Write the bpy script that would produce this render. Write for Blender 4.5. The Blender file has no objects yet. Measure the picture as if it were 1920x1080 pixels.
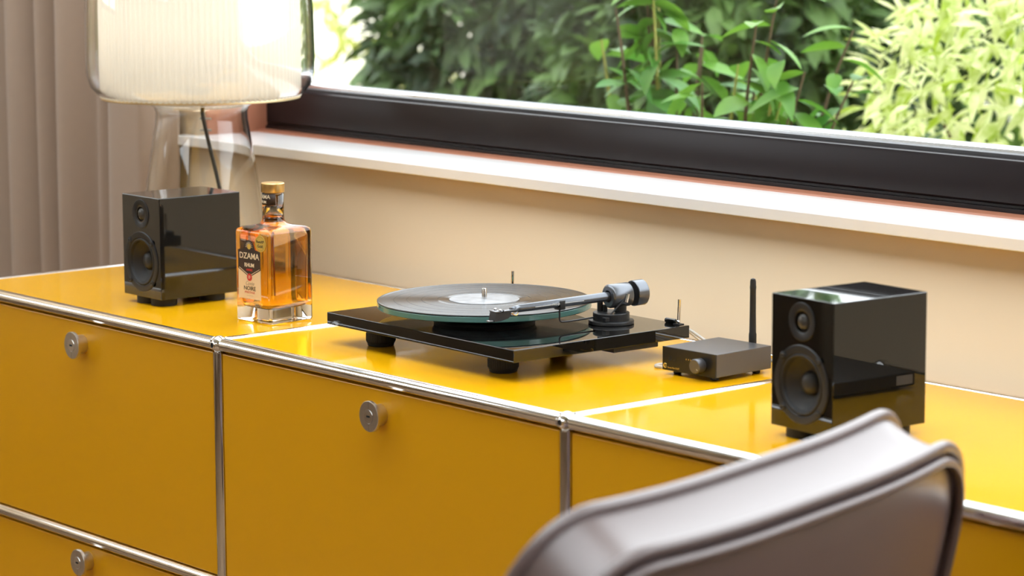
import bpy, bmesh, math, random
from mathutils import Vector, Matrix
pi = math.pi
random.seed(7)
sc = bpy.context.scene
C = sc.collection

# ------------------------------------------------------------------ camera
B = 0.742            # height of the upper tube axis of the sideboard above the floor
TT = B + 0.0065      # height of its table top surface
cam_d = bpy.data.cameras.new('camera')
cam = bpy.data.objects.new('camera', cam_d); C.objects.link(cam)
cam.location = (3.97415814, -2.17373332, 0.654655925 + B)
cam.rotation_mode = 'XYZ'
cam.rotation_euler = (1.42297074, 0.00445541944, 0.869554726)
cam_d.sensor_width = 36.0
cam_d.lens = 5165.49755 / 1920 * 36
cam_d.clip_start = 0.05
cam_d.dof.use_dof = True
cam_d.dof.focus_distance = 3.85
cam_d.dof.aperture_fstop = 5.4
sc.camera = cam

# ------------------------------------------------------------------ world: bright hazy sky, no direct sun
w = bpy.data.worlds.new('sky'); sc.world = w; w.use_nodes = True
bg = w.node_tree.nodes['Background']
bg.inputs['Color'].default_value = (0.93, 0.96, 1.0, 1)
bg.inputs['Strength'].default_value = 4.0
vs = sc.view_settings
vs.view_transform = 'Standard'; vs.look = 'None'; vs.exposure = 0.30; vs.gamma = 1.0
vs.use_curve_mapping = False
sc.cycles.max_bounces = 14; sc.cycles.transmission_bounces = 12; sc.cycles.transparent_max_bounces = 16
sc.cycles.glossy_bounces = 6; sc.cycles.diffuse_bounces = 5

# ------------------------------------------------------------------ materials
def mat(name, col, rough=0.5, metal=0.0, trans=0.0, ior=1.45, coat=0.0, spec=0.5, noise=0.0, nscale=40.0, bump=0.0, bscale=200.0, rvar=0.0, emit=None, estr=0.0, col2=None):
    m = bpy.data.materials.new(name); m.use_nodes = True
    nt = m.node_tree; b = nt.nodes['Principled BSDF']
    b.inputs['Base Color'].default_value = (*col, 1)
    b.inputs['Roughness'].default_value = rough
    b.inputs['Metallic'].default_value = metal
    b.inputs['Transmission Weight'].default_value = trans
    b.inputs['IOR'].default_value = ior
    b.inputs['Coat Weight'].default_value = coat
    b.inputs['Coat Roughness'].default_value = 0.03
    b.inputs['Specular IOR Level'].default_value = spec
    if emit:
        b.inputs['Emission Color'].default_value = (*emit, 1); b.inputs['Emission Strength'].default_value = estr
    if noise or bump or rvar:
        tc = nt.nodes.new('ShaderNodeTexCoord')
    if noise:
        n = nt.nodes.new('ShaderNodeTexNoise'); n.inputs['Scale'].default_value = nscale; n.inputs['Detail'].default_value = 5
        nt.links.new(tc.outputs['Object'], n.inputs['Vector'])
        mx = nt.nodes.new('ShaderNodeMix'); mx.data_type = 'RGBA'
        c2 = col2 or tuple(c * 0.7 for c in col)
        mx.inputs[6].default_value = (*col, 1); mx.inputs[7].default_value = (*c2, 1)
        rp = nt.nodes.new('ShaderNodeMapRange'); rp.inputs[1].default_value = 0.35; rp.inputs[2].default_value = 0.7
        rp.inputs[3].default_value = 0.0; rp.inputs[4].default_value = noise
        nt.links.new(n.outputs['Fac'], rp.inputs[0]); nt.links.new(rp.outputs[0], mx.inputs[0])
        nt.links.new(mx.outputs[2], b.inputs['Base Color'])
    if rvar:
        n = nt.nodes.new('ShaderNodeTexNoise'); n.inputs['Scale'].default_value = 14; n.inputs['Detail'].default_value = 6
        nt.links.new(tc.outputs['Object'], n.inputs['Vector'])
        rp = nt.nodes.new('ShaderNodeMapRange'); rp.inputs[1].default_value = 0.3; rp.inputs[2].default_value = 0.7
        rp.inputs[3].default_value = rough; rp.inputs[4].default_value = rough + rvar
        nt.links.new(n.outputs['Fac'], rp.inputs[0]); nt.links.new(rp.outputs[0], b.inputs['Roughness'])
    if bump:
        n = nt.nodes.new('ShaderNodeTexNoise'); n.inputs['Scale'].default_value = bscale; n.inputs['Detail'].default_value = 3
        nt.links.new(tc.outputs['Object'], n.inputs['Vector'])
        bp = nt.nodes.new('ShaderNodeBump'); bp.inputs['Strength'].default_value = bump; bp.inputs['Distance'].default_value = 0.001
        nt.links.new(n.outputs['Fac'], bp.inputs['Height']); nt.links.new(bp.outputs['Normal'], b.inputs['Normal'])
    return m

def thin_glass(name, tint=(1, 1, 1)):
    m = bpy.data.materials.new(name); m.use_nodes = True; nt = m.node_tree
    nt.nodes.remove(nt.nodes['Principled BSDF']); out = nt.nodes['Material Output']
    t = nt.nodes.new('ShaderNodeBsdfTransparent'); t.inputs[0].default_value = (*tint, 1)
    g = nt.nodes.new('ShaderNodeBsdfGlossy'); g.inputs['Roughness'].default_value = 0.0
    f = nt.nodes.new('ShaderNodeFresnel'); f.inputs['IOR'].default_value = 1.45
    mx = nt.nodes.new('ShaderNodeMixShader')
    ge = nt.nodes.new('ShaderNodeNewGeometry')          # only the outer skins of the pane mirror
    iv = nt.nodes.new('ShaderNodeMath'); iv.operation = 'SUBTRACT'; iv.inputs[0].default_value = 1.0
    mu = nt.nodes.new('ShaderNodeMath'); mu.operation = 'MULTIPLY'
    nt.links.new(ge.outputs['Backfacing'], iv.inputs[1]); nt.links.new(iv.outputs[0], mu.inputs[0]); nt.links.new(f.outputs[0], mu.inputs[1])
    nt.links.new(mu.outputs[0], mx.inputs[0]); nt.links.new(t.outputs[0], mx.inputs[1]); nt.links.new(g.outputs[0], mx.inputs[2])
    nt.links.new(mx.outputs[0], out.inputs['Surface'])
    return m

def leaf_mat(name, col, col2, trans=0.35, rough=0.5, nsc=6.0):
    m = bpy.data.materials.new(name); m.use_nodes = True; nt = m.node_tree
    b = nt.nodes['Principled BSDF']; out = nt.nodes['Material Output']
    tc = nt.nodes.new('ShaderNodeTexCoord')
    oi = nt.nodes.new('ShaderNodeObjectInfo')
    n = nt.nodes.new('ShaderNodeTexNoise'); n.inputs['Scale'].default_value = nsc; n.inputs['Detail'].default_value = 3
    ad = nt.nodes.new('ShaderNodeVectorMath'); ad.operation = 'ADD'
    nt.links.new(tc.outputs['Object'], ad.inputs[0]); nt.links.new(oi.outputs['Location'], ad.inputs[1])
    nt.links.new(ad.outputs[0], n.inputs['Vector'])
    mx = nt.nodes.new('ShaderNodeMix'); mx.data_type = 'RGBA'
    mx.inputs[6].default_value = (*col, 1); mx.inputs[7].default_value = (*col2, 1)
    rp = nt.nodes.new('ShaderNodeMapRange'); rp.inputs[1].default_value = 0.35; rp.inputs[2].default_value = 0.65
    nt.links.new(n.outputs['Fac'], rp.inputs[0]); nt.links.new(rp.outputs[0], mx.inputs[0])
    nt.links.new(mx.outputs[2], b.inputs['Base Color']); b.inputs['Roughness'].default_value = rough
    tr = nt.nodes.new('ShaderNodeBsdfTranslucent'); nt.links.new(mx.outputs[2], tr.inputs[0])
    ms = nt.nodes.new('ShaderNodeMixShader'); ms.inputs[0].default_value = trans
    nt.links.new(b.outputs[0], ms.inputs[1]); nt.links.new(tr.outputs[0], ms.inputs[2])
    nt.links.new(ms.outputs[0], out.inputs['Surface'])
    return m

def pleat_mat():
    m = bpy.data.materials.new('pleated_fabric'); m.use_nodes = True; nt = m.node_tree
    b = nt.nodes['Principled BSDF']; out = nt.nodes['Material Output']
    b.inputs['Base Color'].default_value = (0.96, 0.94, 0.90, 1); b.inputs['Roughness'].default_value = 0.7
    tr = nt.nodes.new('ShaderNodeBsdfTranslucent'); tr.inputs[0].default_value = (0.98, 0.96, 0.92, 1)
    ms = nt.nodes.new('ShaderNodeMixShader'); ms.inputs[0].default_value = 0.55
    nt.links.new(b.outputs[0], ms.inputs[1]); nt.links.new(tr.outputs[0], ms.inputs[2])
    nt.links.new(ms.outputs[0], out.inputs['Surface'])
    return m

YEL = mat('yellow_powder_coat', (0.86, 0.425, 0.003), rough=0.08, spec=0.5, rvar=0.06, bump=0.03, bscale=120)
YELD = mat('yellow_powder_coat_front', (0.86, 0.425, 0.003), rough=0.30, spec=0.5, bump=0.05, bscale=260)
CHR = mat('chrome', (0.86, 0.85, 0.85), rough=0.06, metal=1.0)
STEEL = mat('brushed_steel', (0.72, 0.68, 0.64), rough=0.28, metal=1.0)
STEEL2 = mat('satin_steel', (0.80, 0.79, 0.78), rough=0.22, metal=1.0)
DARKHOLE = mat('dark_hole', (0.008, 0.008, 0.008), rough=0.8)
BLK = mat('black_piano_lacquer', (0.006, 0.006, 0.006), rough=0.02, spec=0.6, coat=0.4)
BLKF = mat('black_satin', (0.018, 0.018, 0.020), rough=0.38)
BLKM = mat('black_matte_rubber', (0.016, 0.016, 0.017), rough=0.6)
CONE = mat('black_cone_paper', (0.022, 0.021, 0.022), rough=0.55, bump=0.2, bscale=900)
GREYALU = mat('anthracite_aluminium', (0.13, 0.13, 0.14), rough=0.36, metal=0.7, bump=0.04, bscale=1500)
FRONTALU = mat('black_anodised_front', (0.030, 0.030, 0.031), rough=0.25, metal=0.5)
ARM = mat('arm_grey_aluminium', (0.16, 0.17, 0.19), rough=0.27, metal=0.8)
VINYL = mat('black_vinyl', (0.010, 0.010, 0.011), rough=0.16, spec=0.7)
def vinyl_grooves():
    nt = VINYL.node_tree; b = nt.nodes['Principled BSDF']
    tc = nt.nodes.new('ShaderNodeTexCoord'); ln = nt.nodes.new('ShaderNodeVectorMath'); ln.operation = 'LENGTH'
    sx = nt.nodes.new('ShaderNodeVectorMath'); sx.operation = 'MULTIPLY'; sx.inputs[1].default_value = (1, 1, 0)
    nt.links.new(tc.outputs['Object'], sx.inputs[0]); nt.links.new(sx.outputs[0], ln.inputs[0])
    cb = nt.nodes.new('ShaderNodeCombineXYZ'); nt.links.new(ln.outputs['Value'], cb.inputs[0])
    n = nt.nodes.new('ShaderNodeTexNoise'); n.inputs['Scale'].default_value = 420; n.inputs['Detail'].default_value = 4
    nt.links.new(cb.outputs[0], n.inputs['Vector'])
    bp = nt.nodes.new('ShaderNodeBump'); bp.inputs['Strength'].default_value = 0.12; bp.inputs['Distance'].default_value = 0.0008
    tg = nt.nodes.new('ShaderNodeTangent'); tg.direction_type = 'RADIAL'; tg.axis = 'Z'
    nt.links.new(tg.outputs[0], b.inputs['Tangent']); b.inputs['Anisotropic'].default_value = 0.9; b.inputs['Anisotropic Rotation'].default_value = 0.25; b.inputs['Roughness'].default_value = 0.26
    nt.links.new(n.outputs['Fac'], bp.inputs['Height']); nt.links.new(bp.outputs['Normal'], b.inputs['Normal'])
vinyl_grooves()
LABELP = mat('record_label_paper', (0.20, 0.21, 0.23), rough=0.3, noise=0.9, nscale=45, col2=(0.40, 0.42, 0.45))
PGLASS = mat('green_edge_glass', (0.26, 0.56, 0.50), rough=0.06, trans=0.55, ior=1.5)
GLASS = mat('clear_glass', (0.985, 0.99, 0.99), rough=0.0, trans=1.0, ior=1.46)
LIQ = mat('amber_rum', (0.965, 0.50, 0.05), rough=0.0, trans=1.0, ior=1.36)
GOLD = mat('gold_cap', (0.80, 0.55, 0.22), rough=0.3, metal=0.9)
GOLDP = mat('gold_print', (0.78, 0.55, 0.12), rough=0.4, metal=0.4)
CREAM = mat('cream_paper', (0.80, 0.62, 0.40), rough=0.6)
BROWN = mat('dark_brown_print', (0.045, 0.025, 0.018), rough=0.5)
CREAMP = mat('cream_print', (0.85, 0.72, 0.52), rough=0.6)
REDP = mat('red_print', (0.55, 0.04, 0.03), rough=0.6)
INK = mat('black_print', (0.02, 0.018, 0.016), rough=0.6)
GREYP = mat('grey_print', (0.38, 0.30, 0.22), rough=0.6)
WHITEP = mat('white_print', (0.75, 0.75, 0.75), rough=0.5)
CLEARC = mat('clear_cable_jacket', (0.80, 0.80, 0.80), rough=0.12, trans=0.45, ior=1.4)
BLKC = mat('black_cable', (0.02, 0.018, 0.016), rough=0.45)
BRASS = mat('brass', (0.75, 0.45, 0.12), rough=0.2, metal=1.0)
WALL = mat('warm_white_plaster', (0.78, 0.62, 0.43), rough=0.9, noise=0.12, nscale=3, bump=0.05, bscale=120)
CEIL = mat('white_ceiling', (0.80, 0.79, 0.77), rough=0.9, noise=0.05, nscale=4)
FLOOR = mat('oak_floor', (0.30, 0.20, 0.12), rough=0.45, noise=0.7, nscale=9, col2=(0.20, 0.13, 0.08))
SILL = mat('white_sill_lacquer', (0.86, 0.85, 0.85), rough=0.22)
FRAME = mat('dark_brown_window_lacquer', (0.012, 0.008, 0.009), rough=0.3, spec=0.3)
FRAMEB = mat('anthracite_gasket', (0.06, 0.06, 0.065), rough=0.4)
ALUM = mat('bare_aluminium_strip', (0.78, 0.80, 0.82), rough=0.25, metal=0.9)
TERRA = mat('terracotta_stain_and_shade', (0.42, 0.17, 0.10), rough=0.45)  # reveal stain; on the sill strip it paints the orange shade
PANE = thin_glass('window_glass', (0.97, 0.985, 0.98))
CURT = mat('taupe_velvet_curtain', (0.40, 0.30, 0.23), rough=0.85, noise=0.2, nscale=60, col2=(0.36, 0.27, 0.21))
CURT.node_tree.nodes['Principled BSDF'].inputs['Sheen Weight'].default_value = 0.25
LEATH = mat('mauve_brown_leather', (0.135, 0.090, 0.088), rough=0.36, coat=0.45, spec=0.7, noise=0.3, nscale=14, col2=(0.115, 0.078, 0.075), bump=0.14, bscale=420)
LEATH.node_tree.nodes['Principled BSDF'].inputs['Coat Roughness'].default_value = 0.32
PLEAT = pleat_mat()
BULB = mat('warm_bulb', (1, 0.9, 0.7), emit=(1.0, 0.88, 0.68), estr=12.0)
GRASS = mat('lawn', (0.35, 0.42, 0.12), rough=0.9, noise=0.6, nscale=2)
GRAVEL = mat('pale_gravel', (0.80, 0.76, 0.66), rough=0.9, noise=0.3, nscale=30)
PALEW = mat('pale_render', (0.86, 0.82, 0.70), rough=0.9, noise=0.2, nscale=2)
BARK = mat('bark', (0.12, 0.08, 0.05), rough=0.9, noise=0.5, nscale=20)
L_LAUR = leaf_mat('laurel_leaf', (0.060, 0.22, 0.030), (0.19, 0.37, 0.040), 0.3)
L_DARK = leaf_mat('dark_shaded_leaf', (0.014, 0.034, 0.012), (0.10, 0.19, 0.04), 0.2, 0.6, 5.0)  # evergreen, darkened for shade; the second tone paints lit leaves
L_PALE = leaf_mat('variegated_sunlit_leaf', (0.36, 0.48, 0.04), (0.93, 0.92, 0.62), 0.4, 0.5, 16.0)  # variegated leaf, paled so the colour carries the sunlight
L_MID = leaf_mat('mid_green_leaf', (0.12, 0.28, 0.05), (0.30, 0.42, 0.09), 0.35)
L_YEL = leaf_mat('yellow_green_leaf', (0.26, 0.32, 0.05), (0.60, 0.58, 0.16), 0.4, 0.5, 12.0)

# ------------------------------------------------------------------ mesh helpers
def finish(bm, name, m, parent=None, smooth=35, loc=None):
    me = bpy.data.meshes.new(name)
    if smooth is not None:
        for f in bm.faces: f.smooth = True
        a = math.radians(smooth)
        for e in bm.edges:
            if len(e.link_faces) == 2 and e.calc_face_angle(0) > a: e.smooth = False
    bm.normal_update(); bm.to_mesh(me); bm.free()
    if m: me.materials.append(m)
    o = bpy.data.objects.new(name, me); C.objects.link(o)
    if parent: o.parent = parent
    if loc: o.location = loc
    return o

def bx(bm, x0, x1, y0, y1, z0, z1, bev=0.0, seg=2):
    t = bmesh.new()
    bmesh.ops.create_cube(t, size=1.0)
    for v in t.verts:
        v.co = Vector(((x0 + x1) / 2 + v.co.x * (x1 - x0), (y0 + y1) / 2 + v.co.y * (y1 - y0), (z0 + z1) / 2 + v.co.z * (z1 - z0)))
    if bev: bmesh.ops.bevel(t, geom=list(t.edges), offset=bev, segments=seg, affect='EDGES', profile=0.5)
    join(bm, t)

def join(bm, t, M=None):
    mp = {}
    for v in t.verts: mp[v] = bm.verts.new(M @ v.co if M else v.co)
    for f in t.faces:
        try: bm.faces.new([mp[v] for v in f.verts])
        except ValueError: pass
    t.free()

def box(name, m, x0, x1, y0, y1, z0, z1, bev=0.0, parent=None, seg=2):
    bm = bmesh.new(); bx(bm, x0, x1, y0, y1, z0, z1, bev, seg)
    return finish(bm, name, m, parent, None)       # flat faces keep true mirror reflections

AX = {'z': Matrix.Identity(3), 'y': Matrix(((1, 0, 0), (0, 0, -1), (0, 1, 0))), 'x': Matrix(((0, 0, 1), (0, 1, 0), (-1, 0, 0)))}
def lathe(bm, prof, n=48, M=None, close=False):
    """profile of (r, z) turned about z; r = 0 ends close to a point"""
    rings = []
    for r, z in prof:
        if r <= 1e-7: rings.append([bm.verts.new(Vector((0, 0, z)))])
        else: rings.append([bm.verts.new(Vector((r * math.cos(2 * pi * k / n), r * math.sin(2 * pi * k / n), z))) for k in range(n)])
    pairs = list(zip(rings, rings[1:])) + ([(rings[-1], rings[0])] if close else [])
    for a, b in pairs:
        for k in range(n):
            k2 = (k + 1) % n
            if len(a) == 1 and len(b) == 1: continue
            if len(a) == 1: f = [a[0], b[k2], b[k]]
            elif len(b) == 1: f = [a[k], a[k2], b[0]]
            else: f = [a[k], a[k2], b[k2], b[k]]
            try: bm.faces.new(f)
            except ValueError: pass
    if M is not None:
        for r in rings:
            for v in r: v.co = M @ v.co
def turned(name, m, prof, n=48, parent=None, loc=(0, 0, 0), axis=None, close=False, smooth=35):
    """axis: direction that the profile's z takes"""
    bm = bmesh.new(); lathe(bm, prof, n, None, close)
    bmesh.ops.recalc_face_normals(bm, faces=bm.faces)
    o = finish(bm, name, m, None, smooth)
    if axis is not None:
        q = Vector(axis).normalized().to_track_quat('Z', 'Y').to_matrix()
        o.data.transform(q.to_4x4())
    o.location = loc
    if parent: o.parent = parent
    return o
def rod(r, l, b=0.0):
    """profile of a closed cylinder, with a small chamfer"""
    return [(0, 0), (r - b, 0), (r, b), (r, l - b), (r - b, l), (0, l)] if b else [(0, 0), (r, 0), (r, l), (0, l)]

def sweep(bm, pts, rad, n=10, cap=True, closed=False):
    pts = [Vector(p) for p in pts]; L = len(pts)
    if not callable(rad): rr = rad; rad = lambda i: rr
    T = []
    for i in range(L):
        if closed: t = pts[(i + 1) % L] - pts[i - 1]
        else: t = pts[min(i + 1, L - 1)] - pts[max(i - 1, 0)]
        T.append(t.normalized())
    up = Vector((0, 0, 1)) if abs(T[0].z) < 0.9 else Vector((1, 0, 0))
    N = (up - T[0] * up.dot(T[0])).normalized(); rings = []
    for i in range(L):
        N = (N - T[i] * N.dot(T[i])).normalized(); Bn = T[i].cross(N)
        rings.append([bm.verts.new(pts[i] + (N * math.cos(2 * pi * k / n) + Bn * math.sin(2 * pi * k / n)) * rad(i)) for k in range(n)])
    for i in range(L if closed else L - 1):
        a, b = rings[i], rings[(i + 1) % L]
        for k in range(n): bm.faces.new((a[k], a[(k + 1) % n], b[(k + 1) % n], b[k]))
    if cap and not closed:
        bm.faces.new(rings[0][::-1]); bm.faces.new(rings[-1])
def tube(name, m, pts, rad, n=10, parent=None, closed=False):
    bm = bmesh.new(); sweep(bm, pts, rad, n, True, closed)
    bmesh.ops.recalc_face_normals(bm, faces=bm.faces)
    return finish(bm, name, m, parent, 50)
def spline(P, k=8):
    P = [Vector(p) for p in P]; out = []
    for i in range(len(P) - 1):
        p0, p1, p2, p3 = P[max(i - 1, 0)], P[i], P[i + 1], P[min(i + 2, len(P) - 1)]
        for j in range(k):
            t = j / k
            out.append(0.5 * ((2 * p1) + (p2 - p0) * t + (2 * p0 - 5 * p1 + 4 * p2 - p3) * t * t + (3 * p1 - p0 - 3 * p2 + p3) * t ** 3))
    out.append(P[-1]); return out

def prism(name, m, poly, h, parent=None, M=None, bev=0.0):
    """flat polygon in local x,z standing at y = 0, thickness h towards -y"""
    bm = bmesh.new()
    a = [bm.verts.new((x, 0, z)) for x, z in poly]; b = [bm.verts.new((x, -h, z)) for x, z in poly]
    bm.faces.new(a); bm.faces.new(b[::-1])
    for i in range(len(poly)):
        j = (i + 1) % len(poly); bm.faces.new((a[i], b[i], b[j], a[j]))
    bmesh.ops.recalc_face_normals(bm, faces=bm.faces)
    o = finish(bm, name, m, parent, 30)
    if M is not None: o.matrix_local = M
    return o

def text(name, body, size, m, parent, loc, rot=(pi / 2, 0, 0), depth=0.0002, shear=0.0, sx=1.0, wrap=None, align='CENTER', bold=0.0):
    cu = bpy.data.curves.new(name, 'FONT'); cu.body = body; cu.size = size; cu.extrude = depth; cu.shear = shear
    cu.align_x = align; cu.align_y = 'CENTER'; cu.resolution_u = 3; cu.offset = bold
    t = bpy.data.objects.new(name, cu); C.objects.link(t)
    dg = bpy.context.evaluated_depsgraph_get()
    me = bpy.data.meshes.new_from_object(t.evaluated_get(dg))
    bpy.data.objects.remove(t); bpy.data.curves.remove(cu)
    for v in me.vertices: v.co.x *= sx
    if wrap:        # bend round a vertical cylinder of radius `wrap`, text facing -y before turning
        for v in me.vertices:
            a = v.co.x / wrap; r = wrap + v.co.z
            v.co = Vector((r * math.sin(a), -r * math.cos(a), v.co.y))
    me.materials.clear(); me.materials.append(m)
    o = bpy.data.objects.new(name, me); C.objects.link(o); o.parent = parent; o.location = loc
    if not wrap: o.rotation_euler = rot
    else: o.rotation_euler = rot
    return o

def thing(name, label, cat, loc=(0, 0, 0), rz=0.0, group=None):
    o = bpy.data.objects.new(name, None); C.objects.link(o); o.empty_display_size = 0.05
    o.location = loc; o.rotation_euler = (0, 0, rz); tag(o, label, cat, group); return o
def tag(o, label, cat, group=None):
    o['label'] = label; o['category'] = cat
    if group: o['group'] = group
    return o
def struct(o):
    o['kind'] = 'structure'; return o

# ================================================================== THE ROOM
WY = 0.55                    # inner face of the window wall
RX0, RX1, RY0, RH = -1.75, 5.6, -3.9, 2.62
SZ = B + 0.2037              # top of the sill
WX0, WX1, WZ1 = -0.122, 4.6, 2.28
def wallmesh(name, boxes, m=WALL):
    bm = bmesh.new()
    for b in boxes: bx(bm, *b)
    return struct(finish(bm, name, m, None, 30))
wallmesh('wall_back', [(RX0 - .3, RX1 + .3, WY, .785, 0, SZ - .017), (RX0 - .3, WX0, WY, .785, SZ - .017, RH), (WX1, RX1 + .3, WY, .785, SZ - .017, RH), (WX0, WX1, WY, .785, WZ1, RH)])
# an unseen window, added in the left-hand wall, lights the fronts
LW = (-2.7, -0.9, 1.25, 2.3)
wallmesh('wall_left', [(RX0 - .3, RX0, RY0 - .3, LW[0], 0, RH), (RX0 - .3, RX0, LW[1], WY, 0, RH), (RX0 - .3, RX0, LW[0], LW[1], 0, LW[2]), (RX0 - .3, RX0, LW[0], LW[1], LW[3], RH)])
wallmesh('wall_right', [(RX1, RX1 + .3, RY0, WY, 0, RH)])
FW = (0.4, 2.4, 1.7, 2.3)  # unseen high window, added to let more daylight in
wallmesh('wall_front', [(RX0, FW[0], RY0 - .3, RY0, 0, RH), (FW[1], RX1 + .3, RY0 - .3, RY0, 0, RH), (FW[0], FW[1], RY0 - .3, RY0, 0, FW[2]), (FW[0], FW[1], RY0 - .3, RY0, FW[3], RH)])
bm = bmesh.new(); bx(bm, RX0 - .3, RX1 + .3, RY0 - .3, .95, -.15, 0); fl = struct(finish(bm, 'floor', FLOOR, None))
SK = (-1.55, 4.2, -1.0, .45)          # added roof light, an unseen opening that brightens the room
wallmesh('ceiling', [(RX0 - .3, SK[0], RY0 - .3, 1.0, RH, RH + .2), (SK[1], RX1 + .3, RY0 - .3, 1.0, RH, RH + .2), (SK[0], SK[1], RY0 - .3, SK[2], RH, RH + .2), (SK[0], SK[1], SK[3], 1.0, RH, RH + .2)], CEIL)
rlw = bpy.data.objects.new('added_roof_window', None); C.objects.link(rlw); rlw['kind'] = 'structure'
box('glass_pane', PANE, SK[0], SK[1], SK[2], SK[3], RH + .20, RH + .21, 0, rlw)
for k in range(4): box('added_glazing_bar', FRAMEB, SK[0] + (SK[1] - SK[0]) * k / 3 - .02, SK[0] + (SK[1] - SK[0]) * k / 3 + .02, SK[2], SK[3], RH + .15, RH + .20, 0, rlw)
# sill
struct(box('trim_1', SILL, WX0 - .05, WX1 + .05, WY - .025, WY + .20, SZ - .017, SZ, 0.0015))
# left reveal, stained reddish
struct(box('trim_2', TERRA, WX0, WX0 + .004, WY + .02, .79, SZ, WZ1))
# window: low rail, face, stepped beads, glass
win = bpy.data.objects.new('window_1', None); C.objects.link(win); win['kind'] = 'structure'
FY = 0.6933
def prof_bar(name, m, prof, x0, x1, parent):
    """profile of (y, z) pulled along x"""
    bm = bmesh.new()
    a = [bm.verts.new((x0, y, z)) for y, z in prof]; b = [bm.verts.new((x1, y, z)) for y, z in prof]
    bm.faces.new(a); bm.faces.new(b[::-1])
    for i in range(len(prof)):
        j = (i + 1) % len(prof); bm.faces.new((a[i], a[j], b[j], b[i]))
    bmesh.ops.recalc_face_normals(bm, faces=bm.faces)
    return finish(bm, name, m, parent, 28)
prof_bar('sill_shade_strip', TERRA, [(FY + .01, SZ), (FY - .022, SZ), (FY - .020, SZ + .0025), (FY - .012, SZ + .004), (FY + .01, SZ + .004)], WX0 + .004, WX1, win)  # added strip; its colour stands in for orange shade at the frame foot
prof_bar('lower_rail', FRAME, [(FY + .06, SZ), (FY + .002, SZ + .004), (FY + .002, SZ + .010), (FY + .006, SZ + .0105), (FY + .006, SZ + .014), (FY + .06, SZ + .014)], WX0 + .004, WX1, win)
prof_bar('sash_rail', FRAME, [(FY + .075, SZ + .0145), (FY + .004, SZ + .0145), (FY, SZ + .018), (FY, SZ + .070), (FY + .002, SZ + .0745), (FY + .006, SZ + .0765), (FY + .075, SZ + .0765)], WX0 + .03, WX1, win)
prof_bar('glazing_bead', FRAMEB, [(FY + .06, SZ + .0765), (FY + .010, SZ + .0765), (FY + .010, SZ + .0815), (FY + .013, SZ + .083), (FY + .06, SZ + .083)], WX0 + .03, WX1, win)
prof_bar('aluminium_strip', ALUM, [(FY + .039, SZ + .083), (FY + .020, SZ + .083), (FY + .021, SZ + .0865), (FY + .026, SZ + .0885), (FY + .039, SZ + .0885)], WX0 + .03, WX1, win)
prof_bar('outer_ledge', mat('grey_outer_ledge', (0.20, 0.22, 0.25), rough=0.4), [(FY + .22, SZ + .060), (FY + .075, SZ + .070), (FY + .075, SZ + .080), (FY + .22, SZ + .068)], WX0 - .05, WX1 + .05, win)
box('sash_stile', FRAME, WX0 + .004, WX0 + .03, FY + .004, FY + .075, SZ + .0145, WZ1, 0.002, win)
box('sash_stile', FRAME, WX1 - .08, WX1, FY, FY + .075, SZ + .0145, WZ1, 0.002, win)
box('head_rail', FRAME, WX0 + .03, WX1, FY, FY + .075, WZ1 - .08, WZ1, 0.002, win)
box('glass_pane', PANE, WX0 + .03, WX1 - .08, FY + .040, FY + .046, SZ + .086, WZ1 - .07, 0, win)
def added_side_window(name, x0, x1, y0, y1, z0, z1, along):
    r = bpy.data.objects.new(name, None); C.objects.link(r); r['kind'] = 'structure'; t = .07
    if along == 'y':
        for (a, b, c, d) in ((y0, y0 + t, z0, z1), (y1 - t, y1, z0, z1), ((y0 + y1) / 2 - t / 2, (y0 + y1) / 2 + t / 2, z0, z1), (y0, y1, z0, z0 + t), (y0, y1, z1 - t, z1)):
            box('window_frame', FRAME, x0, x1, a, b, c, d, .003, r)
        box('glass_pane', PANE, (x0 + x1) / 2 - .003, (x0 + x1) / 2 + .003, y0 + .05, y1 - .05, z0 + .05, z1 - .05, 0, r)
    else:
        for (a, b, c, d) in ((x0, x0 + t, z0, z1), (x1 - t, x1, z0, z1), (x0, x1, z0, z0 + t), (x0, x1, z1 - t, z1)):
            box('window_frame', FRAME, a, b, y0, y1, c, d, .003, r)
        box('glass_pane', PANE, x0 + .05, x1 - .05, (y0 + y1) / 2 - .003, (y0 + y1) / 2 + .003, z0 + .05, z1 - .05, 0, r)
added_side_window('added_window_2', RX0 - .2, RX0 - .12, LW[0], LW[1], LW[2], LW[3], 'y')
added_side_window('added_window_3', FW[0], FW[1], RY0 - .2, RY0 - .12, FW[2], FW[3], 'x')

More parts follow.
